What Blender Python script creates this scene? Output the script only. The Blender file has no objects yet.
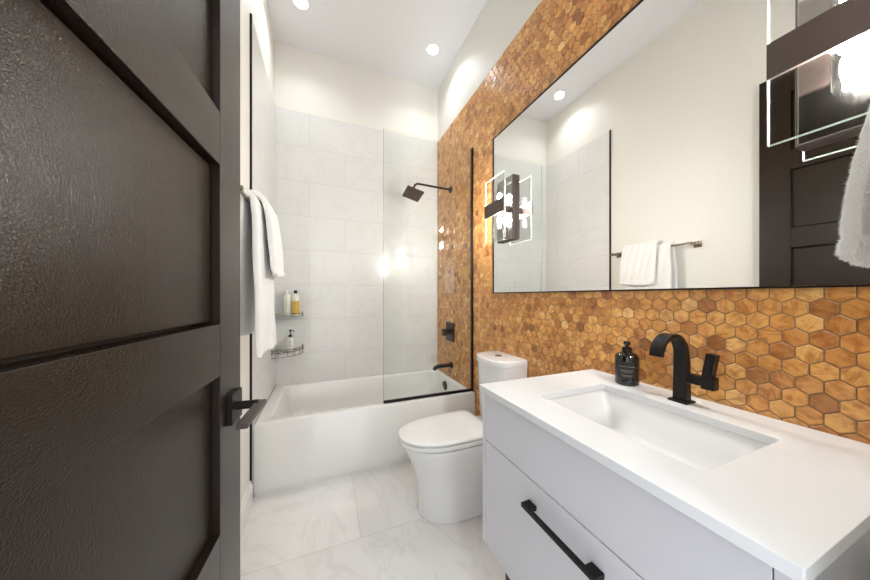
import bpy, bmesh, math, random
from mathutils import Vector, Matrix
random.seed(7)
PI = math.pi
S = bpy.context.scene
C = S.collection
# ------------------------------------------------------------------ camera
cd = bpy.data.cameras.new('camera'); cam = bpy.data.objects.new('camera', cd); C.objects.link(cam)
cam.location = (0, 0, 1.2); cam.rotation_euler = (PI/2, 0, -math.radians(21.78))
cd.sensor_width = 36; cd.lens = 36*276/870; cd.shift_y = 6.33/870; cd.clip_start = .01
S.camera = cam
# ------------------------------------------------------------------ world / exposure
W = bpy.data.worlds.new('world'); S.world = W; W.use_nodes = True
bg = W.node_tree.nodes['Background']; bg.inputs[0].default_value = (.93, .96, 1, 1); bg.inputs[1].default_value = 1.25
S.view_settings.view_transform = 'Standard'; S.view_settings.look = 'None'
S.view_settings.gamma = 1; S.view_settings.use_curve_mapping = False
S.view_settings.exposure = 0.85
DOWN_W = 1.25
# ------------------------------------------------------------------ room numbers
L, R, B, H = -.402, 1.1125, 2.712, 3.40       # left wall, mosaic face, back tile face, ceiling
TT = 2.83                                    # top of tiles
FY = .07                                     # inner face of the front wall
TL = L + .008                                # left tile face
YT, ZT = 1.922, .437                         # tub front, tub rim
XM = 1.104                                   # mirror glass face

# ------------------------------------------------------------------ materials
def srgb(r, g, b):
    f = lambda c: (c/255/12.92) if c/255 <= .04045 else ((c/255+.055)/1.055)**2.4
    return (f(r), f(g), f(b), 1)
def mat(name, col, rough=.5, metal=0, coat=0, spec=None, **kw):
    m = bpy.data.materials.new(name); m.use_nodes = True
    p = m.node_tree.nodes['Principled BSDF']
    p.inputs['Base Color'].default_value = col; p.inputs['Roughness'].default_value = rough
    p.inputs['Metallic'].default_value = metal; p.inputs['Coat Weight'].default_value = coat
    p.inputs['Coat Roughness'].default_value = .08
    if spec is not None: p.inputs['Specular IOR Level'].default_value = spec
    for k, v in kw.items(): p.inputs[k.replace('_', ' ')].default_value = v
    return m
def nd(m, t, **kw):
    n = m.node_tree.nodes.new(t)
    for k, v in kw.items():
        if k in n.inputs: n.inputs[k].default_value = v
        else: setattr(n, k, v)
    return n
def lk(m, a, b): m.node_tree.links.new(a, b)
def bump(m, scale, strength, dist=.002, detail=3, vec=None):
    p = m.node_tree.nodes['Principled BSDF']
    tc = nd(m, 'ShaderNodeNewGeometry'); n = nd(m, 'ShaderNodeTexNoise', Scale=scale, Detail=detail)
    bp = nd(m, 'ShaderNodeBump', Strength=strength, Distance=dist)
    lk(m, tc.outputs['Position'], n.inputs['Vector']); lk(m, n.outputs[0], bp.inputs['Height'])
    lk(m, bp.outputs[0], p.inputs['Normal']); return bp
def ramp(m, stops):
    r = nd(m, 'ShaderNodeValToRGB'); e = r.color_ramp.elements
    e[0].position, e[0].color = stops[0]; e[1].position, e[1].color = stops[-1]
    for s in stops[1:-1]:
        x = e.new(s[0]); x.color = s[1]
    return r
M = {}
M['paint'] = mat('warm_white_paint', srgb(236, 234, 227), .6); bump(M['paint'], 260, .08, .001)
M['ceiling'] = mat('ceiling_paint', srgb(234, 235, 239), .85)
M['trim'] = mat('white_trim_paint', srgb(236, 234, 229), .3)
M['black'] = mat('matte_black_metal', srgb(30, 28, 27), .38, .6)
M['bronze'] = mat('dark_bronze_metal', srgb(84, 72, 69), .42, .5)
M['plate'] = mat('polished_dark_nickel', srgb(170, 165, 160), .12, 1)
M['chrome'] = mat('brushed_nickel', srgb(150, 143, 134), .22, 1)
M['brightchrome'] = mat('chrome', srgb(215, 215, 215), .08, 1)
M['acrylic'] = mat('white_acrylic', srgb(238, 237, 234), .12, 0, .5)
M['porcelain'] = mat('white_porcelain', srgb(236, 236, 236), .08, 0, .6)
M['seat'] = mat('white_seat_plastic', srgb(240, 240, 239), .18)
M['cab'] = mat('pale_grey_lacquer', srgb(216, 216, 222), .38)
M['cabin'] = mat('cabinet_gap_shadow_panel', srgb(120, 120, 122), .6)
M['mirror'] = mat('mirror_silver', (.93, .94, .93, 1), .004, 1)
M['plaster'] = mat('flat_white', srgb(235, 235, 232), .6)
M['black_gloss'] = mat('black_bottle_glass', srgb(20, 17, 15), .08, 0, .4)
M['labelink'] = mat('pale_label_ink', srgb(150, 145, 138), .5)
M['labelblack'] = mat('black_paper_label', srgb(32, 29, 27), .55)
M['amberliquid'] = mat('golden_liquid_bottle', srgb(222, 182, 84), .15, 0, .5)
M['whitebottle'] = mat('white_plastic_bottle', srgb(236, 236, 230), .25)
M['clearbottle'] = mat('pale_translucent_bottle', srgb(230, 231, 216), .12, 0, .5)
M['inkgrey'] = mat('grey_label_ink', srgb(120, 120, 110), .5)
M['socket'] = mat('socket_porcelain', srgb(225, 220, 210), .3)
# countertop: white quartz with a breath of warm cloud
m = M['quartz'] = mat('white_quartz', srgb(240, 239, 236), .22)
g = nd(m, 'ShaderNodeNewGeometry'); n = nd(m, 'ShaderNodeTexNoise', Scale=3, Detail=4)
r = ramp(m, [(.3, srgb(228, 229, 231)), (.7, srgb(234, 236, 239))])
lk(m, g.outputs['Position'], n.inputs['Vector']); lk(m, n.outputs[0], r.inputs[0]); lk(m, r.outputs[0], m.node_tree.nodes['Principled BSDF'].inputs['Base Color'])
# door lacquer
m = M['door'] = mat('espresso_door_lacquer', srgb(34, 26, 20), .24, 0, .1, .26)
m.node_tree.nodes['Principled BSDF'].inputs['Coat Roughness'].default_value = .16
g = nd(m, 'ShaderNodeNewGeometry'); mp = nd(m, 'ShaderNodeMapping'); mp.inputs['Scale'].default_value = (1, 1, 1.5)
n = nd(m, 'ShaderNodeTexNoise', Scale=380, Detail=2); bp = nd(m, 'ShaderNodeBump', Strength=.75, Distance=.0008)
lk(m, g.outputs['Position'], mp.inputs[0]); lk(m, mp.outputs[0], n.inputs['Vector']); lk(m, n.outputs[0], bp.inputs['Height'])
P = m.node_tree.nodes['Principled BSDF']; lk(m, bp.outputs[0], P.inputs['Normal']); lk(m, bp.outputs[0], P.inputs['Coat Normal'])
# towel
m = M['towel'] = mat('white_terry_cloth', srgb(243, 241, 238), .95, 0, 0, .1)
m.node_tree.nodes['Principled BSDF'].inputs['Sheen Weight'].default_value = .4
bump(m, 420, .7, .004)
# glass (thin pane): transparent plus fresnel reflection
def glass(name, tint, ior=1.5, boost=1.0):
    m = bpy.data.materials.new(name); m.use_nodes = True; nt = m.node_tree; nt.nodes.clear()
    o = nd(m, 'ShaderNodeOutputMaterial'); t = nd(m, 'ShaderNodeBsdfTransparent'); gl = nd(m, 'ShaderNodeBsdfGlossy')
    t.inputs[0].default_value = tint; gl.inputs['Roughness'].default_value = .0
    mx = nd(m, 'ShaderNodeMixShader')
    g = nd(m, 'ShaderNodeNewGeometry'); dt = nd(m, 'ShaderNodeVectorMath', operation='DOT_PRODUCT'); lk(m, g.outputs['Incoming'], dt.inputs[0]); lk(m, g.outputs['Normal'], dt.inputs[1])
    ab = nd(m, 'ShaderNodeMath', operation='ABSOLUTE'); lk(m, dt.outputs['Value'], ab.inputs[0])
    su = nd(m, 'ShaderNodeMath', operation='SUBTRACT'); su.inputs[0].default_value = 1; lk(m, ab.outputs[0], su.inputs[1])
    pw = nd(m, 'ShaderNodeMath', operation='POWER'); pw.inputs[1].default_value = 5; lk(m, su.outputs[0], pw.inputs[0])
    f0 = ((ior-1)/(ior+1))**2; fr = nd(m, 'ShaderNodeMath', operation='MULTIPLY_ADD'); fr.inputs[1].default_value = 1-f0; fr.inputs[2].default_value = f0; lk(m, pw.outputs[0], fr.inputs[0])
    lk(m, fr.outputs[0], mx.inputs[0]); lk(m, t.outputs[0], mx.inputs[1]); lk(m, gl.outputs[0], mx.inputs[2]); lk(m, mx.outputs[0], o.inputs[0])
    return m
M['glass'] = glass('clear_glass', (.985, .992, .988, 1))
M['screen'] = glass('shower_glass', (.972, .983, .976, 1), 1.45)
M['edge'] = mat('green_glass_edge', srgb(170, 195, 185), .1, 0, .5, Alpha=.6)
M['paneedge'] = mat('polished_glass_edge', srgb(215, 226, 221), .2, 0, .3, Alpha=.4)
def emit(name, col, s):
    m = bpy.data.materials.new(name); m.use_nodes = True; m.node_tree.nodes.clear()
    o = nd(m, 'ShaderNodeOutputMaterial'); e = nd(m, 'ShaderNodeEmission'); e.inputs[0].default_value = col; e.inputs[1].default_value = s
    lk(m, e.outputs[0], o.inputs[0]); return m
M['bulb'] = emit('glowing_bulb', (1, .975, .94, 1), 600)
M['disc'] = emit('downlight_lens', (1, .98, .94, 1), 9)
# marble tiles
def marble(name, axes, bw, bh, off, base, vein, grout, rough, vs=1.0, mort=.0016, groutmix=1, vm=.3):
    m = mat(name, base, rough); P = m.node_tree.nodes['Principled BSDF']
    g = nd(m, 'ShaderNodeNewGeometry'); sp = nd(m, 'ShaderNodeSeparateXYZ'); cb = nd(m, 'ShaderNodeCombineXYZ')
    lk(m, g.outputs['Position'], sp.inputs[0])
    for i, a in enumerate(axes):
        ad = nd(m, 'ShaderNodeMath', operation='ADD'); ad.inputs[1].default_value = off[i]
        lk(m, sp.outputs['XYZ'.index(a)], ad.inputs[0]); lk(m, ad.outputs[0], cb.inputs[i])
    bt = nd(m, 'ShaderNodeTexBrick'); bt.offset = .5; bt.offset_frequency = 2; bt.squash = 1
    bt.inputs['Scale'].default_value = 1; bt.inputs['Mortar Size'].default_value = mort; bt.inputs['Mortar Smooth'].default_value = .3
    bt.inputs['Brick Width'].default_value = bw; bt.inputs['Row Height'].default_value = bh; bt.inputs['Bias'].default_value = 0
    bt.inputs['Color1'].default_value = (0, 0, 0, 1); bt.inputs['Color2'].default_value = (1, 1, 1, 1)
    lk(m, cb.outputs[0], bt.inputs['Vector'])
    # veins: each tile shifts the pattern
    sh = nd(m, 'ShaderNodeVectorMath', operation='MULTIPLY_ADD'); sh.inputs[1].default_value = (3.7, 1.9, 2.3)
    lk(m, bt.outputs['Color'], sh.inputs[0]); lk(m, g.outputs['Position'], sh.inputs[2])
    n1 = nd(m, 'ShaderNodeTexNoise', Scale=2.6*vs, Detail=7, Roughness=.6, Distortion=1.3)
    mp = nd(m, 'ShaderNodeMapping'); mp.inputs['Rotation'].default_value = (.6, .7, .8); mp.inputs['Scale'].default_value = (1, .45, 1)
    lk(m, sh.outputs[0], mp.inputs[0]); lk(m, mp.outputs[0], n1.inputs['Vector'])
    r1 = ramp(m, [(.0, (0, 0, 0, 1)), (.47, (0, 0, 0, 1)), (.505, (1, 1, 1, 1)), (.54, (0, 0, 0, 1)), (1, (0, 0, 0, 1))])
    lk(m, n1.outputs[0], r1.inputs[0])
    n2 = nd(m, 'ShaderNodeTexNoise', Scale=1.7*vs, Detail=4); lk(m, mp.outputs[0], n2.inputs['Vector'])
    r2 = ramp(m, [(.35, (0, 0, 0, 1)), (.75, (1, 1, 1, 1))]); lk(m, n2.outputs[0], r2.inputs[0])
    mu = nd(m, 'ShaderNodeMath', operation='MULTIPLY_ADD'); mu.inputs[1].default_value = vm
    h = nd(m, 'ShaderNodeMath', operation='MULTIPLY'); h.inputs[1].default_value = vm*.9
    lk(m, r2.outputs[0], h.inputs[0]); lk(m, r1.outputs[0], mu.inputs[0]); lk(m, h.outputs[0], mu.inputs[2])
    mx = nd(m, 'ShaderNodeMix', data_type='RGBA'); mx.inputs[6].default_value = base; mx.inputs[7].default_value = vein
    lk(m, mu.outputs[0], mx.inputs[0])
    mg = nd(m, 'ShaderNodeMix', data_type='RGBA'); mg.inputs[7].default_value = grout
    gm = nd(m, 'ShaderNodeMath', operation='MULTIPLY'); gm.inputs[1].default_value = groutmix
    lk(m, bt.outputs['Fac'], gm.inputs[0]); lk(m, gm.outputs[0], mg.inputs[0]); lk(m, mx.outputs[2], mg.inputs[6]); lk(m, mg.outputs[2], P.inputs['Base Color'])
    bp = nd(m, 'ShaderNodeBump', Strength=.4, Distance=.001); bp.invert = True
    lk(m, bt.outputs['Fac'], bp.inputs['Height']); lk(m, bp.outputs[0], P.inputs['Normal'])
    return m
MW, MV, MG = srgb(231, 231, 229), srgb(208, 208, 206), srgb(204, 203, 200)
ro = .305 - (TT % .305)
M['tile_back'] = marble('marble_tile_back', 'XZ', .61, .305, (6.1-.176+.305, ro), MW, MV, MG, .1, vm=.19)
M['tile_left'] = marble('marble_tile_side', 'YZ', .61, .305, (.2, ro), MW, MV, MG, .1, vm=.19)
M['floor'] = marble('polished_floor_tile', 'XY', 1.22, .61, (1.22*4-.168, .61*5-.19), srgb(240, 239, 237), srgb(214, 213, 210), srgb(200, 197, 192), .13, 1.1, .0014, .8)
# hexagon mosaic
m = M['hex'] = mat('wood_look_hexagon_tile', (1, 1, 1, 1), .33, 0, .45); P = m.node_tree.nodes['Principled BSDF']
P.inputs['Coat Roughness'].default_value = .13
at = nd(m, 'ShaderNodeAttribute', attribute_name='tile'); sp = nd(m, 'ShaderNodeSeparateXYZ'); lk(m, at.outputs['Vector'], sp.inputs[0])
g = nd(m, 'ShaderNodeNewGeometry'); vr = nd(m, 'ShaderNodeVectorRotate', rotation_type='X_AXIS')
an = nd(m, 'ShaderNodeMath', operation='MULTIPLY'); an.inputs[1].default_value = 6.28; lk(m, sp.outputs[1], an.inputs[0])
lk(m, g.outputs['Position'], vr.inputs['Vector']); lk(m, an.outputs[0], vr.inputs['Angle'])
ad = nd(m, 'ShaderNodeVectorMath', operation='MULTIPLY_ADD'); ad.inputs[1].default_value = (9, 7, 5)
lk(m, at.outputs['Vector'], ad.inputs[0]); lk(m, vr.outputs[0], ad.inputs[2])
mp = nd(m, 'ShaderNodeMapping'); mp.inputs['Scale'].default_value = (1, 14, 75); lk(m, ad.outputs[0], mp.inputs[0])
n1 = nd(m, 'ShaderNodeTexNoise', Scale=1.6, Detail=5, Distortion=.9); lk(m, mp.outputs[0], n1.inputs['Vector'])
r1 = ramp(m, [(0, srgb(160, 104, 54)), (.22, srgb(194, 132, 68)), (.5, srgb(222, 160, 86)), (.78, srgb(232, 178, 104)), (1, srgb(242, 198, 130))])
lk(m, sp.outputs[0], r1.inputs[0])
n3 = nd(m, 'ShaderNodeTexNoise', Scale=38, Detail=3, Distortion=.6); lk(m, ad.outputs[0], n3.inputs['Vector'])
av = nd(m, 'ShaderNodeMath', operation='MULTIPLY_ADD'); av.inputs[1].default_value = .55; lk(m, n3.outputs[0], av.inputs[0])
hv = nd(m, 'ShaderNodeMath', operation='MULTIPLY'); hv.inputs[1].default_value = .45; lk(m, n1.outputs[0], hv.inputs[0]); lk(m, hv.outputs[0], av.inputs[2])
r2 = ramp(m, [(.38, srgb(190, 150, 105)), (.56, (1, 1, 1, 1))]); lk(m, av.outputs[0], r2.inputs[0])
mu = nd(m, 'ShaderNodeMix', data_type='RGBA', blend_type='MULTIPLY'); mu.inputs[0].default_value = .75
lk(m, r1.outputs[0], mu.inputs[6]); lk(m, r2.outputs[0], mu.inputs[7]); lk(m, mu.outputs[2], P.inputs['Base Color'])
bp = nd(m, 'ShaderNodeBump', Strength=.25, Distance=.0006); lk(m, n1.outputs[0], bp.inputs['Height']); lk(m, bp.outputs[0], P.inputs['Normal'])
M['grout'] = mat('brown_grout', srgb(140, 118, 92), .9)

# ------------------------------------------------------------------ mesh helpers
def obj(name, bm, m, parent=None, smooth=False, bevel=0, seg=2, recalc=True):
    if recalc: bmesh.ops.recalc_face_normals(bm, faces=bm.faces[:])
    me = bpy.data.meshes.new(name); bm.to_mesh(me); bm.free()
    me.materials.append(m if not isinstance(m, str) else M[m])
    o = bpy.data.objects.new(name, me); C.objects.link(o)
    if smooth:
        for p in me.polygons: p.use_smooth = True
        try: me.set_sharp_from_angle(angle=math.radians(smooth if smooth is not True else 38))
        except Exception: pass
    if bevel:
        b = o.modifiers.new('bevel', 'BEVEL'); b.width = bevel; b.segments = seg; b.limit_method = 'ANGLE'; b.angle_limit = math.radians(35)
        for p in me.polygons: p.use_smooth = True
        try: me.set_sharp_from_angle(angle=math.radians(35))
        except Exception: pass
        b.harden_normals = True
    if parent is not None:
        o.parent = parent; o.matrix_parent_inverse = Matrix.Translation(parent.location).inverted() if parent.type == 'EMPTY' and not any(parent.rotation_euler) else Matrix()
    return o
def empty(name, loc=(0, 0, 0)):
    o = bpy.data.objects.new(name, None); C.objects.link(o); o.location = loc; o.empty_display_size = .05; return o
def tag(o, label=None, cat=None, group=None, kind=None):
    if label: o['label'] = label
    if cat: o['category'] = cat
    if group: o['group'] = group
    if kind: o['kind'] = kind
    return o
def BM(): return bmesh.new()
def box(bm, x0, x1, y0, y1, z0, z1, mtx=None):
    vs = [bm.verts.new((x, y, z)) for z in (z0, z1) for y in (y0, y1) for x in (x0, x1)]
    for f in ((0, 2, 3, 1), (4, 5, 7, 6), (0, 1, 5, 4), (2, 6, 7, 3), (0, 4, 6, 2), (1, 3, 7, 5)): bm.faces.new([vs[i] for i in f])
    if mtx is not None:
        for v in vs: v.co = mtx @ v.co
    return vs
def bx(*a, mtx=None):
    bm = BM(); box(bm, *a, mtx=mtx); return bm
def loft(bm, rings, cap0=True, cap1=True, closed=True):
    R_ = [[bm.verts.new(p) for p in r] for r in rings]; n = len(R_[0])
    for a, b in zip(R_, R_[1:]):
        for i in range(n if closed else n-1):
            j = (i+1) % n; bm.faces.new((a[i], a[j], b[j], b[i]))
    if cap0: bm.faces.new(list(reversed(R_[0])))
    if cap1: bm.faces.new(R_[-1])
    return R_
def tube(bm, pts, r, n=12, cap=True):
    pts = [Vector(p) for p in pts]; rs = r if isinstance(r, (list, tuple)) else [r]*len(pts)
    rings = []; up = None
    for i, p in enumerate(pts):
        d = (pts[min(i+1, len(pts)-1)] - pts[max(i-1, 0)]).normalized()
        if up is None: up = Vector((0, 0, 1)) if abs(d.z) < .9 else Vector((1, 0, 0))
        a = d.cross(up).normalized(); up = a.cross(d).normalized()
        rings.append([p + a*math.cos(t)*rs[i] + up*math.sin(t)*rs[i] for t in [2*PI*k/n for k in range(n)]])
    loft(bm, rings, cap, cap)
def lathe(bm, prof, c, n=24, cap=True):
    loft(bm, [[(c[0]+r*math.cos(2*PI*k/n), c[1]+r*math.sin(2*PI*k/n), c[2]+z) for k in range(n)] for r, z in prof], cap, cap)
def rrect(x0, x1, y0, y1, r, z, k=6):
    pts = []
    for cx, cy, a0 in ((x1-r, y1-r, 0), (x0+r, y1-r, PI/2), (x0+r, y0+r, PI), (x1-r, y0+r, 3*PI/2)):
        for i in range(k+1):
            a = a0 + PI/2*i/k; pts.append((cx+r*math.cos(a), cy+r*math.sin(a), z))
    return pts

# ------------------------------------------------------------------ setting
def struct(name, bm, m, **k): return tag(obj(name, bm, m, **k), kind='structure')
struct('floor', bx(L-.12, R+.14, -3.2, B+.12, -.06, 0), 'floor')
struct('ceiling', bx(L-.12, R+.14, -3.2, B+.12, H, H+.06), 'ceiling')
wl = struct('wall_left', bx(L-.12, L, FY-.12, B+.12, 0, H), 'paint')
wr = struct('wall_right', bx(R+.008, R+.14, FY-.12, B+.12, 0, H), 'paint')
wb = struct('wall_back', bx(L, R+.008, B+.01, B+.12, 0, H), 'paint')
OX0, OX1, OZ = -.245, .50, 2.475
bm = BM(); box(bm, L, OX0-.02, FY-.12, FY, 0, H); box(bm, OX1+.02, R+.008, FY-.12, FY, 0, H); box(bm, OX0-.02, OX1+.02, FY-.12, FY, OZ+.02, H)
struct('wall_front', bm, 'paint')
bm = BM()
box(bm, OX0-.02, OX0, FY-.12, FY, 0, OZ); box(bm, OX1, OX1+.02, FY-.12, FY, 0, OZ); box(bm, OX0-.02, OX1+.02, FY-.12, FY, OZ, OZ+.02)
for x0, x1 in ((OX0-.075, OX0-.008), (OX1+.008, OX1+.075)): box(bm, x0, x1, FY, FY+.014, 0, OZ+.075)
box(bm, OX0-.008, OX1+.008, FY, FY+.014, OZ+.008, OZ+.075)
struct('trim_1', bm, 'trim')
bm = BM(); y0, y1 = FY+.015, 1.874
loft(bm, [[(L, y, 0), (L+.016, y, 0), (L+.016, y, .105), (L+.010, y, .118), (L+.008, y, .135), (L, y, .135)] for y in (y0, y1)])
struct('baseboard_left', bm, 'trim')
tag(obj('tile_cladding', bx(L, TL, 1.886, B, 0, TT), 'tile_left', wl))
obj('tile_cladding', bx(TL, R-.004, B, B+.01, 0, TT), 'tile_back', wb)
o = obj('tile_edge_trim', bx(L, TL+.003, 1.874, 1.886, .0, TT+.004), 'black', wl); o['label'] = 'black metal tile edge strip'
# mosaic of hexagons
bm_v, bm_f, cols = [], [], []
s = .0254; wv = s*math.sqrt(3); ya, yb = FY+.001, B-.001
row = 0; z = -.01
def clampp(y, z): return (min(max(y, ya), yb), min(max(z, 0), TT))
while z < TT+.02:
    y = ya - wv + (wv/2 if row % 2 else 0)
    while y < yb+wv:
        if y > ya-wv*.45 and y < yb+wv*.45 and z > -.02 and z < TT+.02:
            gap = .0013; lift = random.uniform(-.0006, .0007); ty, tz = random.gauss(0, .028), random.gauss(0, .028)
            b0 = len(bm_v)
            for ring, (rad, dx) in enumerate(((s-gap, .0035), (s-gap, .0014), (s-gap-.0026, -.0004))):
                for k in range(6):
                    a = PI/6 + PI/3*k; dy, dz = rad*math.cos(a), rad*math.sin(a)
                    py, pz = clampp(y+dy, z+dz)
                    x = R + dx + (0 if ring == 0 else lift + ty*dy + tz*dz)
                    bm_v.append((x, py, pz))
            for q in range(2):
                for k in range(6):
                    j = (k+1) % 6; bm_f.append((b0+q*6+k, b0+q*6+j, b0+q*6+6+j, b0+q*6+6+k))
            bm_f.append(tuple(b0+12+k for k in range(6)))
            c = (min(1, max(0, random.gauss(.5, .21))), random.random(), random.random(), 1); cols += [(c, 13)]
        y += wv
    z += s*1.5; row += 1
me = bpy.data.meshes.new('hexagon_mosaic'); me.from_pydata(bm_v, [], bm_f); me.materials.append(M['hex'])
ca = me.color_attributes.new('tile', 'FLOAT_COLOR', 'CORNER')
flat = []
fi = 0
for c, nf in cols:
    for q in range(nf): flat += list(c)*(4 if q < 12 else 6)
ca.data.foreach_set('color', flat)
bmx = BM(); bmx.from_mesh(me); bmesh.ops.recalc_face_normals(bmx, faces=bmx.faces[:])
for f in bmx.faces:
    if len(f.verts) == 6 and f.normal.x > 0: f.normal_flip()
bmx.to_mesh(me); bmx.free()
mo = bpy.data.objects.new('hexagon_mosaic', me); C.objects.link(mo); mo.parent = wr
obj('grout_bed', bx(R+.0025, R+.008, ya, yb, 0, TT), 'grout', wr)

# ------------------------------------------------------------------ door (open, along the left)
TH = math.radians(3.53); dd = Vector((-math.sin(TH), -math.cos(TH), 0))    # from the free edge to the hinge
P1 = Vector((-.193, .81, 0)); DW = .737; hinge = P1 + dd*DW
door = empty('door_1', (hinge.x, hinge.y, 0)); door.rotation_euler = (0, 0, -TH)
tag(door, kind='structure')
# local: y runs from the hinge (0) to the free edge (DW); x = 0 is the visible face
z0, zt = .012, 2.462; ST = .117; PZ = [(.273, .601), (.709, 1.035), (1.143, 1.471), (1.579, 1.907), (2.015, 2.343)]
bm = BM(); T = .042
box(bm, -T, 0, 0, ST, z0, zt); box(bm, -T, 0, DW-ST, DW, z0, zt)
zz = z0
for a, b in PZ + [(zt, None)]:
    box(bm, -T, 0, ST, DW-ST, zz, a); zz = b
obj('door_frame_boards', bm, 'door', door, bevel=.0012)
for a, b in PZ:
    bm = BM(); D = .017
    def rect(e, x): return [(x, ST+e, a+e), (x, DW-ST-e, a+e), (x, DW-ST-e, b-e), (x, ST+e, b-e)]
    loft(bm, [rect(-.004, -.030), rect(.006, -.030), rect(.006, -.0165), rect(.0075, -.015)], False, True)
    loft(bm, [rect(-.004, -.030), rect(.004, -.0305), rect(.0045, -.031)], False, True)
    obj('door_panel', bm, 'door', door)
dh = empty('door_handle'); dh.parent = door
hz = .949; hy = DW-.052
obj('rose', bx(0, .010, hy-.031, hy+.031, hz-.033, hz+.033), 'black', dh, bevel=.001)
bm = BM(); tube(bm, [(.009, hy, hz), (.052, hy, hz)], .0095, 16); obj('neck', bm, 'black', dh, True)
obj('lever', bx(.045, .066, hy-.125, hy+.013, hz-.005, hz+.005), 'bronze', dh, bevel=.0015)
bm = BM(); box(bm, -T-.010, -T, hy-.030, hy+.030, hz-.030, hz+.030); box(bm, -T-.055, -T-.045, hy-.125, hy+.013, hz-.01, hz+.01); tube(bm, [(-T-.048, hy, hz), (-T-.009, hy, hz)], .0095, 12)
obj('rear_lever', bm, 'black', dh)
for hz2 in (.25, 1.2, 2.2):
    bm = BM(); tube(bm, [(-T*.5, -.004, hz2-.045), (-T*.5, -.004, hz2+.045)], .005, 10); obj('hinge', bm, 'black', door, True)

# ------------------------------------------------------------------ bathtub
tub = empty('bathtub', ((TL+R)/2, YT, 0)); tag(tub, 'white alcove bathtub with a plain flat apron below the shower', 'bathtub')
bm = BM(); X0, X1, Y0, Y1 = TL+.002, R-.002, YT, B-.002
def rr(e0, e1, e2, e3, r, z): return rrect(X0+e0, X1-e1, Y0+e2, Y1-e3, r, z, 7)
rings = [rr(0, 0, .014, 0, .002, 0), rr(0, 0, .014, 0, .002, .030), rr(0, 0, .0, 0, .002, .033), rr(0, 0, 0, 0, .002, ZT-.008), rr(.004, .004, .004, .004, .002, ZT-.001), rr(.010, .010, .010, .010, .004, ZT),
         rr(.070, .034, .058, .050, .05, ZT), rr(.077, .040, .066, .057, .05, ZT-.004), rr(.082, .043, .072, .062, .05, ZT-.015),
         rr(.12, .052, .088, .075, .06, .28), rr(.20, .07, .105, .095, .09, .13), rr(.25, .12, .14, .13, .09, .095), rr(.32, .2, .2, .2, .09, .085)]
loft(bm, rings, True, True); obj('tub_shell', bm, 'acrylic', tub, 50)
bm = BM(); tube(bm, [(R-.042, 2.40, .352), (R-.060, 2.40, .350)], .042, 24); o = obj('overflow_cover', bm, 'black', tub, True, bevel=.002); o['label'] = 'black round overflow cover'
bm = BM(); tube(bm, [(.86, 2.33, .086), (.86, 2.33, .091)], .03, 20); obj('drain', bm, 'black', tub, True)

# glass screen
sc = empty('shower_screen', (.75, 1.962, ZT)); tag(sc, 'fixed clear glass bath screen with black bottom and wall channels', 'shower screen')
obj('glass_pane', bx(.389, R-.006, 1.958, 1.966, ZT+.006, 2.395), 'screen', sc)
o = obj('pane_edge', bx(.387, .389, 1.9578, 1.9662, ZT+.018, 2.395), 'edge', sc); o['label'] = 'greenish polished glass edge'
obj('bottom_channel', bx(.389, R-.014, 1.952, 1.972, ZT+.001, ZT+.018), 'black', sc, bevel=.001)
obj('wall_channel', bx(R-.014, R-.001, 1.950, 1.974, ZT+.001, 2.395), 'black', sc, bevel=.001)

# shower head
sh = empty('rain_shower', (R, 2.375, 2.21)); tag(sh, 'square black rain shower head on a bent wall arm', 'shower head')
bm = BM(); tube(bm, [(R-.001, 2.375, 2.21), (R-.012, 2.375, 2.21)], .03, 24); obj('flange', bm, 'black', sh, True)
bm = BM(); pts = [(R-.01, 2.375, 2.21), (.79, 2.375, 2.218)]
pts += [(.79-.045*math.sin(t), 2.375, 2.173+.045*math.cos(t)) for t in [PI/2*k/6 for k in range(1, 7)]] + [(.743, 2.375, 2.135)]
tube(bm, pts, .0095, 14); obj('arm', bm, 'black', sh, True)
mt = Matrix.Translation((.735, 2.372, 2.118)) @ Matrix.Rotation(math.radians(14), 4, 'Y') @ Matrix.Rotation(math.radians(-14), 4, 'X')
o = obj('spray_plate', bx(-.078, .078, -.078, .078, -.006, .006, mtx=mt), 'bronze', sh, bevel=.002)
bm = BM(); lathe(bm, [(.011, 0), (.017, .008), (.017, .02), (.01, .03)], (0, 0, 0), 16)
for v in bm.verts: v.co = mt @ v.co
obj('swivel_joint', bm, 'black', sh, True)
bm = BM()
for i in range(8):
    for j in range(8): lathe(bm, [(.003, 0), (.002, -.003)], (-.06+i*.01714, -.06+j*.01714, -.006), 6)
for v in bm.verts: v.co = mt @ v.co
obj('nozzles', bm, 'bronze', sh)

# valve and spout
va = empty('shower_valve', (R, 2.384, .862)); tag(va, 'square black shower control plate above the bath spout', 'shower valve')
obj('plate', bx(R-.010, R-.001, 2.384-.088, 2.384+.088, .775, .952), 'black', va, bevel=.002)
bm = BM(); tube(bm, [(R-.009, 2.384, .862), (R-.05, 2.384, .862)], .028, 24); obj('hub', bm, 'black', va, True)
obj('lever', bx(R-.085, R-.048, 2.384-.026, 2.384+.026, .83, .893), 'black', va, bevel=.003)
ts = empty('bath_spout', (R, 2.36, 0.551)); tag(ts, 'black bath spout on the mosaic wall above the tub rim', 'spout')
bm = BM(); tube(bm, [(R-.001, 2.36, 0.551), (R-.012, 2.36, 0.551)], .032, 24); obj('flange', bm, 'black', ts, True)
bm = BM(); tube(bm, [(R-.01, 2.36, 0.553), (R-.13, 2.36, 0.553), (R-.155, 2.36, 0.548), (R-.172, 2.36, 0.534), (R-.175, 2.36, 0.521)], [.018, .018, .019, .019, .017], 18); obj('spout_body', bm, 'black', ts, True)

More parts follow.
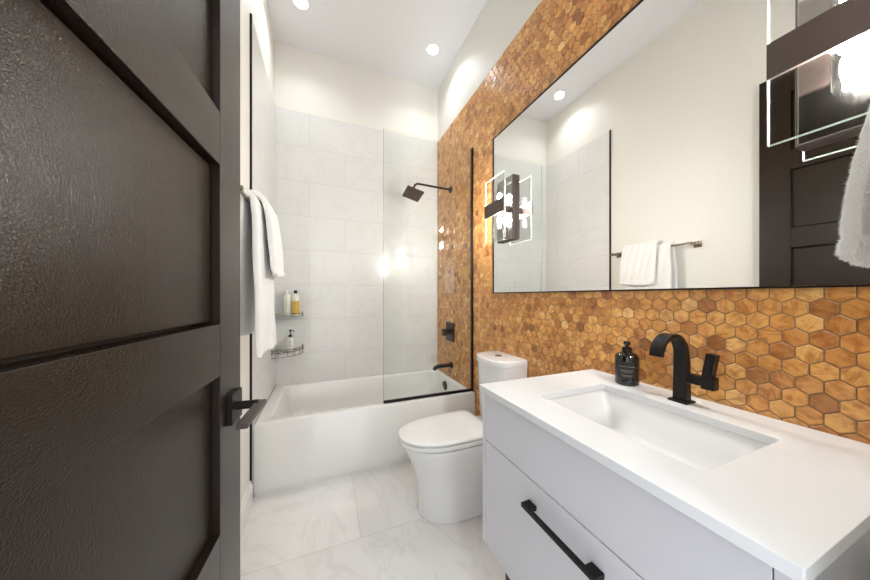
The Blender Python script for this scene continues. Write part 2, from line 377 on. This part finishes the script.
# ------------------------------------------------------------------ corner shelves and bottles
def corner(y=None): pass
cx0, cy0 = TL+.001, B-.001; SR = .215
def qpts(r, z, n=14): return [(cx0+r*math.sin(PI/2*k/n)**.8 if 0 < k < n else cx0+(r if k == n else 0), cy0-(r*math.cos(PI/2*k/n)**.8 if 0 < k < n else (r if k == 0 else 0)), z) for k in range(n+1)]
def shelf(zs, label, wire):
    e = empty('corner_shelf', (cx0, cy0, zs)); tag(e, label, 'shelf')
    if not wire:
        bm = BM(); base = [(cx0, cy0)]
        ring = lambda z: [(cx0, cy0, z)] + qpts(SR, z)
        loft(bm, [ring(zs-.008), ring(zs)]); obj('glass_plate', bm, 'edge', e)
    else:
        bm = BM()
        for k in range(9):
            r = SR*(k+1)/9.4; tube(bm, qpts(r, zs-.003, 8), .0015, 6)
        for a in (.12, .3, .5, .7, .88):
            t = PI/2*a; tube(bm, [(cx0+.004, cy0-.004, zs-.005), (cx0+SR*math.sin(t)**.8, cy0-SR*math.cos(t)**.8, zs-.005)], .0018, 6)
        obj('wire_grid', bm, 'chrome', e)
        bm = BM(); tube(bm, qpts(SR, zs-.035, 10), .003, 8)
        for a in (.1, .3, .5, .7, .9):
            t = PI/2*a; x, y = cx0+SR*math.sin(t)**.8, cy0-SR*math.cos(t)**.8; tube(bm, [(x, y, zs-.036), (x, y, zs+.02)], .002, 6)
        obj('lower_rail', bm, 'chrome', e)
    bm = BM(); tube(bm, qpts(SR, zs+.022), .0035, 10); obj('guard_rail', bm, 'chrome', e, True)
    for (x, y) in ((cx0+.004, cy0-SR+.004), (cx0+SR-.004, cy0-.004)): obj('wall_bracket', bx(x-.004, x+.007, y-.007, y+.004, zs-.012, zs+.03), 'chrome', e)
shelf(1.035, 'upper corner shelf with a metal guard rail holding two bottles', False)
shelf(.745, 'lower wire corner shelf holding one white pump bottle', True)
def bottle(name, x, y, z, r, h, label, bodymat, capmat, pump=False, cat='bottle', liquid=None):
    e = empty(name, (x, y, z)); tag(e, label, cat)
    top = h*(.62 if pump else .86)
    bm = BM(); lathe(bm, [(r*.9, 0), (r, .006), (r, top*.9), (r*.82, top*.97), (r*.4, top), (r*.38, top+.008)], (x, y, z), 24); obj('body', bm, bodymat, e, True)
    if liquid:
        bm = BM(); lathe(bm, [(r*.93, .004), (r*1.006, .009), (r*1.006, h*.58)], (x, y, z), 24, False)
        obj('golden_contents', bm, liquid, e, True)
    if pump:
        bm = BM(); lathe(bm, [(r*.5, top+.006), (r*.5, top+.02), (r*.2, top+.024), (r*.14, top+.03), (r*.14, h-.012)], (x, y, z), 16); obj('pump_collar', bm, capmat, e, True)
        bm = BM(); lathe(bm, [(r*.3, h-.014), (r*.34, h-.004), (r*.2, h)], (x, y, z), 12); tube(bm, [(x, y, z+h-.008), (x+r*.9, y-r*.3, z+h-.010), (x+r*1.05, y-r*.35, z+h-.016)], r*.13, 8); obj('pump_head', bm, capmat, e, True)
    else:
        bm = BM(); lathe(bm, [(r*.48, top+.004), (r*.5, h-.003), (r*.44, h)], (x, y, z), 18); obj('cap', bm, capmat, e, True)
    bm = BM()                                                     # small printed lines on the front, facing the room
    for k in range(5):
        zc = z+top*(.75-.1*k); a0 = math.radians(-90)-.25; a1 = a0+random.uniform(.35, .55)
        loft(bm, [[(x+(r+.0006)*math.cos(a), y+(r+.0006)*math.sin(a), zz) for zz in (zc-.002, zc+.002)] for a in (a0, (a0+a1)/2, a1)], False, False, False)
    obj('label_print', bm, 'inkgrey', e)
    return e
bottle('shampoo_bottle', -.296, 2.63, 1.036, .030, .215, 'pale translucent bottle on the upper corner shelf, beside the golden one', 'clearbottle', 'whitebottle')
bottle('body_wash_bottle', -.231, 2.63, 1.036, .029, .215, 'golden yellow bottle with black cap on the upper corner shelf', 'clearbottle', 'black', liquid='amberliquid')
bottle('pump_bottle', -.268, 2.60, .746, .028, .175, 'small white pump bottle with black pump on the lower corner shelf', 'whitebottle', 'black', True)

# ------------------------------------------------------------------ toilet
TY = 1.466; TK = 1.462
to = empty('toilet', (R-.36, TY, 0)); tag(to, 'white skirted toilet with closed lid between bathtub and vanity', 'toilet')
def dsec(lf, lb, hw, z, a=.27, n=26, e=2.15, back=.035):
    """D-shaped outline: lf, lb = distance of front and back from the wall, hw = half width"""
    pts = []
    for k in range(n+1):
        t = -PI/2 + PI*k/n; c, s_ = math.cos(t), math.sin(t)
        l = lf-a + a*abs(c)**(2/e); y = hw*math.copysign(abs(s_)**(2/e), s_); pts.append((R-l-.012, TY+y, z))
    for q in (.33, .66): pts.append((R-(lf-a + (lb+back-lf+a)*q), TY+hw, z))
    pts += [(R-lb-back, TY+hw, z), (R-lb-back*.3, TY+hw-back*.3, z), (R-lb, TY+hw-back, z), (R-lb, TY-hw+back, z), (R-lb-back*.3, TY-hw+back*.3, z), (R-lb-back, TY-hw, z)]
    for q in (.66, .33): pts.append((R-(lf-a + (lb+back-lf+a)*q), TY-hw, z))
    return pts
bm = BM()
prof = [(0, .612, .14, .151, .21), (.004, .617, .14, .157, .21), (.05, .615, .14, .154, .21), (.12, .617, .14, .151, .21), (.19, .627, .14, .150, .22), (.25, .644, .14, .152, .23), (.30, .664, .14, .156, .24), (.335, .684, .12, .161, .25), (.36, .695, .10, .165, .26), (.380, .701, .08, .168, .265), (.389, .699, .08, .166, .265), (.390, .685, .09, .152, .26)]
loft(bm, [dsec(lf, lb, hw, z, a) for z, lf, lb, hw, a in prof]); obj('bowl', bm, 'porcelain', to, 50)
bm = BM(); loft(bm, [dsec(lf, lb, hw, z, .27, back=.05) for z, lf, lb, hw in ((.3955, .690, .25, .145), (.3965, .717, .232, .170), (.400, .720, .23, .173), (.417, .720, .23, .173), (.420, .716, .232, .169), (.421, .69, .25, .145))]); obj('seat', bm, 'seat', to, 50)
bm = BM(); loft(bm, [dsec(lf, lb, hw, z, a, back=.05) for z, lf, lb, hw, a in ((.427, .692, .25, .145, .27), (.428, .720, .225, .172, .27), (.431, .724, .22, .176, .27), (.439, .724, .22, .176, .27), (.444, .717, .226, .171, .27), (.447, .68, .25, .145, .25), (.449, .60, .30, .09, .2))]); obj('lid', bm, 'seat', to, 50)
for q in (-1, 1): obj('lid_hinge', bx(R-.245, R-.212, TY+q*.075-.022, TY+q*.075+.022, .390, .432), 'seat', to, bevel=.004)
def tsec(z, w, d0, d1, n=14, r=.02):
    pts = [(R-.006, TK-w, z)]
    for k in range(n+1):
        q = -1+2*k/n; pts.append((R-d0-(d1-d0)*(1-abs(q)**2.2) + (r*.8 if k in (0, n) else 0), TK+q*w, z))
    return pts + [(R-.006, TK+w, z)]
bm = BM(); loft(bm, [tsec(z, w, a, b) for z, w, a, b in ((.389, .122, .14, .185), (.43, .134, .145, .19), (.55, .145, .15, .198), (.70, .153, .155, .204), (.787, .156, .158, .208))]); obj('tank', bm, 'porcelain', to, 40)
bm = BM(); loft(bm, [tsec(z, w, a, b) for z, w, a, b in ((.788, .157, .158, .208), (.790, .158, .165, .216), (.818, .158, .165, .216), (.824, .154, .16, .211), (.826, .142, .14, .19))]); obj('tank_lid', bm, 'porcelain', to, 40)
bm = BM(); lathe(bm, [(.021, 0), (.021, .003), (.018, .005)], (R-.10, TK, .826), 24); obj('flush_button', bm, 'chrome', to, True)

# ------------------------------------------------------------------ vanity
CX0, CX1, CY0, CY1, CZ0, CZ1 = .541, R-.003, .150, .880, .307, .853
vn = empty('vanity_cabinet', (.83, .51, 0)); tag(vn, 'pale grey vanity cabinet with two drawer fronts and black legs', 'cabinet')
bm = BM(); tp = .019
box(bm, CX0, CX1, CY0, CY0+tp, CZ0, CZ1); box(bm, CX0, CX1, CY1-tp, CY1, CZ0, CZ1)
box(bm, CX0+.02, CX1, CY0+tp, CY1-tp, CZ0, CZ0+.018); box(bm, CX1-.01, CX1, CY0+tp, CY1-tp, CZ0, CZ1)
box(bm, CX0+.021, CX0+.03, CY0+tp, CY1-tp, .66, .70)
obj('carcass', bm, 'cab', vn)
obj('upper_front', bx(CX0, CX0+.019, CY0+tp+.002, CY1-tp-.002, .6835, CZ1-.003), 'cab', vn, bevel=.001)
lf = obj('drawer_front', bx(CX0, CX0+.019, CY0+tp+.002, CY1-tp-.002, CZ0+.003, .680), 'cab', vn, bevel=.001)
bm = BM(); hz = .617; ya_, yb_ = .402, .630
box(bm, CX0-.030, CX0-.020, ya_, yb_, hz-.006, hz+.006)
box(bm, CX0-.0205, CX0-.0005, ya_, ya_+.030, hz-.006, hz+.006); box(bm, CX0-.0205, CX0-.0005, yb_-.030, yb_, hz-.006, hz+.006)
o = obj('pull_handle', bm, 'black', lf, bevel=.0008); o['label'] = 'matte black bar pull handle'
for x in (CX0+.055, CX1-.06):
    for y in (CY0+.095, CY1-.095):
        obj('leg', bx(x-.014, x+.014, y-.014, y+.014, 0, CZ0-.001), 'black', vn, bevel=.001)

ct = BM(); SX0, SX1, SY0, SY1 = .651, .962, .290, .720
KX0, KX1, KY0, KY1, KZ0, KZ1 = .530, R-.002, .141, .886, .854, .875
a0 = rrect(KX0, KX1, KY0, KY1, .003, KZ0, 3); a1 = rrect(KX0, KX1, KY0, KY1, .003, KZ1, 3)
i0 = rrect(SX0, SX1, SY0, SY1, .012, KZ0, 3); i1 = rrect(SX0, SX1, SY0, SY1, .012, KZ1, 3)
loft(ct, [a0, a1, i1, i0, a0], False, False); bmesh.ops.remove_doubles(ct, verts=ct.verts[:], dist=1e-6)
k = obj('countertop', ct, 'quartz', None, bevel=.0012); tag(k, 'white quartz countertop with a cut-out for the sink', 'countertop')
bm = BM(); e = .004
def sr(dx, z, r, dxb=None): return rrect(SX0-e+dx, SX1+e-dx, SY0-e+dx*1.6, SY1+e-dx*1.6, r, z, 5)
loft(bm, [rrect(SX0-.02, SX1+.02, SY0-.02, SY1+.02, .015, KZ0-.014, 5), rrect(SX0-.02, SX1+.02, SY0-.02, SY1+.02, .015, KZ0-.001, 5), sr(0, KZ0-.001, .014), sr(.004, KZ0-.008, .016), sr(.022, .79, .02), sr(.036, .755, .03), sr(.05, .745, .03), sr(.12, .741, .012)], False, True)
loft(bm, [rrect(SX0-.02, SX1+.02, SY0-.02, SY1+.02, .015, KZ0-.014, 5), sr(.0, .80, .02), sr(.03, .735, .03)], False, True)
sk = obj('sink_basin', bm, 'porcelain', None, 45, recalc=True); tag(sk, 'rectangular white undermount sink set in the countertop', 'sink')
bm = BM(); lathe(bm, [(.022, .742), (.022, .745), (.016, .747)], ((SX0+SX1)/2, (SY0+SY1)/2, 0), 24); obj('drain', bm, 'black', sk, True)

# faucet
fx, fy, fz = 1.028, .511, KZ1
fa = empty('faucet', (fx, fy, fz)); tag(fa, 'matte black arched faucet with side lever behind the sink', 'faucet')
obj('base_plate', bx(fx-.026, fx+.022, fy-.025, fy+.025, fz, fz+.006), 'black', fa, bevel=.001)
def rib(x, z, nx, nz, th, w): # cross-section ring at (x,z) with in-plane normal (nx,nz)
    return [(x+nx*th*a, fy+w*b, z+nz*th*a) for a, b in ((-.5, -.5), (.5, -.5), (.5, .5), (-.5, .5))]
bm = BM(); rg = []; w = .040
cxf, czf, ra = .965, 1.021, .061
rg.append(rib(fx-.0, fz+.005, 1, 0, .024, .037)); rg.append(rib(fx+.001, 1.0, 1, 0, .020, .035))
for k in range(0, 19):
    t = PI*k/18*.985; rr_ = ra
    rg.append(rib(cxf+rr_*math.cos(t), czf+rr_*math.sin(t), math.cos(t), math.sin(t), .018-.006*min(1, k/6), .034))
loft(bm, rg); obj('spout', bm, 'black', fa, 40, bevel=.001)
hy0 = fy-.018
bm = BM(); box(bm, fx-.013, fx+.013, hy0-.036, hy0+.004, .938, .966); obj('side_arm', bm, 'black', fa, bevel=.004)
mt = Matrix.Translation((fx, hy0-.049, .982)) @ Matrix.Rotation(math.radians(9), 4, 'X')
bm = BM(); box(bm, -.013, .013, -.010, .012, -.016, .053, mtx=mt); box(bm, fx-.014, fx+.014, hy0-.064, hy0-.034, .932, .968); obj('lever', bm, 'black', fa, bevel=.0015)

# soap dispenser
sx, sy = 1.046, .690
so = empty('soap_dispenser', (sx, sy, fz)); tag(so, 'glossy black soap pump bottle on the countertop left of the faucet', 'soap bottle')
r = .038
bm = BM(); lathe(bm, [(r-.004, 0), (r, .004), (r, .098), (r-.003, .107), (r-.010, .113), (.018, .117), (.013, .118), (.013, .120)], (sx, sy, fz), 32); obj('body', bm, 'black_gloss', so, True)
bm = BM(); lathe(bm, [(.016, .117), (.016, .134), (.011, .137), (.005, .138), (.005, .146)], (sx, sy, fz), 20); obj('pump_collar', bm, 'black', so, True)
bm = BM(); lathe(bm, [(.008, .144), (.011, .147), (.011, .155), (.008, .158)], (sx, sy, fz), 16); tube(bm, [(sx, sy, fz+.151), (sx-.02, sy-.012, fz+.151), (sx-.030, sy-.018, fz+.147)], .004, 8); obj('pump_head', bm, 'black', so, True)
ang = math.atan2(-sy, -sx)
def patch(bm, a0, a1, z0, z1, rad, n=8):
    loft(bm, [[(sx+rad*math.cos(a0+(a1-a0)*q/n), sy+rad*math.sin(a0+(a1-a0)*q/n), fz+z) for z in (z0, z1)] for q in range(n+1)], False, False, False)
bm = BM(); patch(bm, ang-.75, ang+.75, .028, .088, r+.0004); lb = obj('label', bm, 'labelblack', so)
bm = BM()
for zc, wd, th in ((.070, .62, .0007), (.056, .50, .0012), (.050, .42, .0009), (.039, .5, .0008), (.035, .38, .0008)):
    a = ang-wd
    while a < ang+wd:
        st = random.uniform(.05, .13) if th > .0007 else .4
        patch(bm, a, min(a+st, ang+wd), zc-th, zc+th, r+.0009, 2); a += st+(.035 if th > .0007 else 0)
obj('label_print', bm, 'labelink', lb)

# ------------------------------------------------------------------ mirror
MY0, MY1, MZ0, MZ1 = .088, 1.656, 1.221, 2.311
mi = empty('mirror', (XM, .87, MZ0)); tag(mi, 'large rectangular wall mirror with thin black frame above the vanity', 'mirror')
obj('mirror_glass', bx(XM, R-.002, MY0+.006, MY1-.006, MZ0+.006, MZ1-.006), 'mirror', mi)
bm = BM(); f = .005
for a in ((MY0, MY1, MZ0, MZ0+f), (MY0, MY1, MZ1-f, MZ1), (MY0, MY0+f, MZ0+f, MZ1-f), (MY1-f, MY1, MZ0+f, MZ1-f)): box(bm, XM-.004, R-.002, *a)
obj('frame', bm, 'black', mi)

# ------------------------------------------------------------------ sconces
def sconce(yc, label, zc=1.757):
    e = empty('wall_sconce', (XM-.004, yc, zc)); tag(e, label, 'wall lamp', 'sconces on the mirror')
    hh, hw = .200, .085
    bm = BM(); box(bm, 1.079, XM-.0005, yc-hw, yc+hw, zc-hh, zc+hh); obj('backplate', bm, 'bronze', e, bevel=.001)
    o = obj('reflective_face', bx(1.076, 1.0795, yc-hw+.004, yc+hw-.004, zc-hh+.004, zc+hh-.004), 'plate', e, bevel=.003); o['label'] = 'polished face of the backplate'
    obj('arm', bx(1.009, 1.076, yc-.022, yc+.022, zc-.020, zc+.020), 'bronze', e, bevel=.001)
    obj('glass_panel', bx(1.002, 1.008, yc-.105, yc+.105, zc-.200, zc+.200), 'glass', e)
    bm = BM(); w_ = .0022
    for q in (-1, 1):
        box(bm, 1.0018, 1.0082, yc+q*.1055-w_/2, yc+q*.1055+w_/2, zc-.2005, zc+.2005); box(bm, 1.0018, 1.0082, yc-.105, yc+.105, zc+q*.2005-w_/2, zc+q*.2005+w_/2)
    o = obj('glass_edge', bm, 'paneedge', e); o['label'] = 'bright polished edge of the glass panel'
    obj('cross_band', bx(.993, 1.0015, yc-.105, yc+.105, zc-.043, zc+.043), 'bronze', e, bevel=.0008)
    for s_ in (-1, 1):
        X, Z = 1.040, zc
        bm = BM(); lathe(bm, [(.027, s_*.021), (.027, s_*.025), (.014, s_*.027), (.014, s_*.040)], (X, yc, Z), 24); h = obj('bulb_holder', bm, 'socket', e, True)
        bm = BM(); lathe(bm, [(.024, s_*.027), (.0245, s_*.115), (.022, s_*.120), (.012, s_*.121), (.012, s_*.132), (.004, s_*.134)], (X, yc, Z), 28, False); obj('glass_shade', bm, 'glass', e, True)
        bm = BM(); lathe(bm, [(.007, s_*.041), (.008, s_*.048), (.0125, s_*.062), (.0125, s_*.088), (.009, s_*.098), (.003, s_*.101)], (X, yc, Z), 20); obj('bulb', bm, 'bulb', e, True)
    return e
sconce(1.488, 'two-bulb sconce with dark band and glass panel at the mirror edge over the toilet')
sconce(.218, 'two-bulb sconce with dark band and glass panel nearest the camera, above the countertop', 1.766)

# ------------------------------------------------------------------ downlights
def downlight(x, y, label, k=1):
    e = empty('recessed_downlight', (x, y, H)); tag(e, label, 'ceiling light', 'recessed ceiling downlights')
    bm = BM(); n = 32
    loft(bm, [[(x+r_*math.cos(2*PI*k/n), y+r_*math.sin(2*PI*k/n), zz) for k in range(n)] for r_, zz in ((.060, H), (.059, H-.004), (.050, H-.005), (.048, H-.002))], False, False); obj('trim_ring', bm, 'plaster', e, True)
    bm = BM(); lathe(bm, [(.0485, -.001), (.0485, -.003)], (x, y, H), n); obj('lens', bm, 'disc', e)
    ld = bpy.data.lights.new('downlight_lamp', 'AREA'); ld.energy = DOWN_W*k; ld.color = (.93, .965, 1); ld.shape = 'DISK'; ld.size = .09; ld.spread = math.radians(130)
    lo = bpy.data.objects.new('downlight_lamp', ld); C.objects.link(lo); lo.location = (x, y, H-.02); lo.parent = e; lo.matrix_parent_inverse = Matrix.Translation(e.location).inverted()
downlight(-.166, 2.289, 'small round ceiling downlight above the left end of the tub')
downlight(.894, 2.289, 'small round ceiling downlight near the mosaic wall over the tub')
downlight(.1, -1.0, 'small round ceiling downlight in the hall outside the door', 3.5)
downlight(-.2, -2.4, 'small round ceiling downlight farthest down the hall', 3.5)

# ------------------------------------------------------------------ towel bar and towels
BXx, BZ = -.290, 1.592
tb = empty('towel_bar', (L, 1.5, BZ)); tag(tb, 'brushed metal towel bar with square posts on the left wall', 'towel rail')
bm = BM(); tube(bm, [(BXx, 1.185, BZ), (BXx, 1.80, BZ)], .0075, 14); obj('bar', bm, 'chrome', tb, True)
for y in (1.195, 1.79):
    bm = BM(); box(bm, L, L+.008, y-.024, y+.024, BZ-.024, BZ+.024); box(bm, L+.008, BXx+.014, y-.010, y+.010, BZ-.010, BZ+.010); obj('post', bm, 'chrome', tb, bevel=.001)
def drape(name, y0, y1, xb, zb, r, outf, outb, zf, zk, th, seed, wav, hem, ny=44, label=None, cat='towel', group=None, axis='y', mir=1, taper=0):
    rnd = random.Random(seed); ph = [rnd.uniform(0, 6.28) for _ in range(4)]
    path = []
    nf = 34
    for k in range(nf+1):                 # front, bottom to top
        q = 1-k/nf; z = zf+(zb-zf)*(1-q); path.append((r + outf*(q**.75), z, q))
    for k in range(1, 9):
        t = PI*k/9; path.append((r*math.cos(t), zb+r*math.sin(t), 0))
    for k in range(0, 21):
        q = k/20; path.append((-r-outb*q**.8, zb+(zk-zb)*q, q))
    bm = BM(); G = []
    for j in range(ny+1):
        v = j/ny; col = []
        for i, (dx, z, q) in enumerate(path):
            tt = 1-taper*(1-q); y = (y0+y1)/2 + (v-.5)*(y1-y0)*tt
            wv_ = wav*q*(math.sin(v*9+ph[0]+q)*.6+math.sin(v*17+ph[1])*.4) + .002*math.sin(v*31+ph[2]+z*20)
            dx2 = dx + (wv_ if dx > 0 else -abs(wv_)*.3)
            if hem and q > 0 and dx > 0:
                d = z-zf
                for hb in hem:
                    if abs(d-hb) < .006: dx2 -= .004
            y += .004*math.sin(z*23+ph[3])*q
            zz = z - (.006*math.sin(v*5+ph[1]) if q > .9 else 0)
            col.append(bm.verts.new((xb+mir*dx2, y, zz) if axis == 'y' else (y, xb+mir*dx2, zz)))
        G.append(col)
    for a, b in zip(G, G[1:]):
        for i in range(len(a)-1): bm.faces.new((a[i], a[i+1], b[i+1], b[i]))
    o = obj(name, bm, 'towel', None, True, recalc=False)
    # make normals point outwards (away from the bar)
    f = o.data.polygons[10]; n = f.normal; d = (n.x if axis == 'y' else n.y)*mir
    if d < 0: o.data.flip_normals()
    sd = o.modifiers.new('thick', 'SOLIDIFY'); sd.thickness = th; sd.offset = 1; sd.use_even_offset = False
    sb = o.modifiers.new('sub', 'SUBSURF'); sb.levels = sb.render_levels = 1
    tx = bpy.data.textures.new('pile', 'CLOUDS'); tx.noise_scale = .012
    ds = o.modifiers.new('pile', 'DISPLACE'); ds.texture = tx; ds.strength = .003; ds.mid_level = .5
    tag(o, label, cat, group)
    return o
drape('bath_towel', 1.275, 1.645, BXx, BZ, .010, .026, .028, .95, 1.02, .023, 3, .009, (.05, .065), taper=.14, label='long white bath towel hanging from the metal bar on the left wall')
drape('hand_towel', 1.38, 1.655, BXx, BZ, .040, .034, .020, 1.295, 1.36, .024, 8, .005, (.03, .045, .06), label='short white hand towel folded over the long bath towel')
# ring and towel on the front wall beside the mirror
tr = empty('towel_ring', (.80, FY, 1.53)); tag(tr, 'metal towel ring on the wall beside the near end of the mirror', 'towel ring')
bm = BM(); box(bm, .776, .824, FY, FY+.008, 1.56, 1.608); box(bm, .79, .81, FY+.008, FY+.046, 1.574, 1.594); obj('post', bm, 'chrome', tr, bevel=.001)
bm = BM(); tube(bm, [(.80, FY+.036, 1.575), (.684, FY+.036, 1.575), (.684, FY+.036, 1.475), (.886, FY+.036, 1.475), (.886, FY+.036, 1.575), (.80, FY+.036, 1.575)], .004, 10); obj('ring', bm, 'chrome', tr, True)
nt_ = drape('guest_towel', .695, .872, FY+.036, 1.475, .007, .032, .008, 1.252, 1.275, .016, 5, .004, (.03,), label='fluffy white towel hanging beside the near sconce at the right edge', axis='x', ny=60)
# terry pile: short loops standing off the cloth, part of the towel
dg = bpy.context.evaluated_depsgraph_get(); ev = nt_.evaluated_get(dg); me2 = bpy.data.meshes.new_from_object(ev); bm = BM(); bm.from_mesh(me2); rnd = random.Random(4)
bm.normal_update(); fs = [(f.calc_center_median(), f.normal.copy(), f.calc_area()) for f in bm.faces]; tot = sum(a for _, _, a in fs)
for c, n, a in fs:
    cnt = a/tot*26000; cnt = int(cnt)+(1 if rnd.random() < cnt % 1 else 0); sd = math.sqrt(a)*.6
    for _ in range(cnt):
        t1 = n.orthogonal().normalized(); t2 = n.cross(t1); p = c + t1*rnd.uniform(-sd, sd)+t2*rnd.uniform(-sd, sd)
        d = (n + Vector((rnd.gauss(0, .5), rnd.gauss(0, .5), rnd.gauss(0, .5)-.35))).normalized()*rnd.uniform(.0015, .0038); wd = t1*math.cos(rnd.random()*6)*.0004+t2*.0004
        v1, v2, v3 = bm.verts.new(p-wd), bm.verts.new(p+wd), bm.verts.new(p+d); bm.faces.new((v1, v2, v3))
nt_.modifiers.clear(); bm.to_mesh(nt_.data); bm.free()
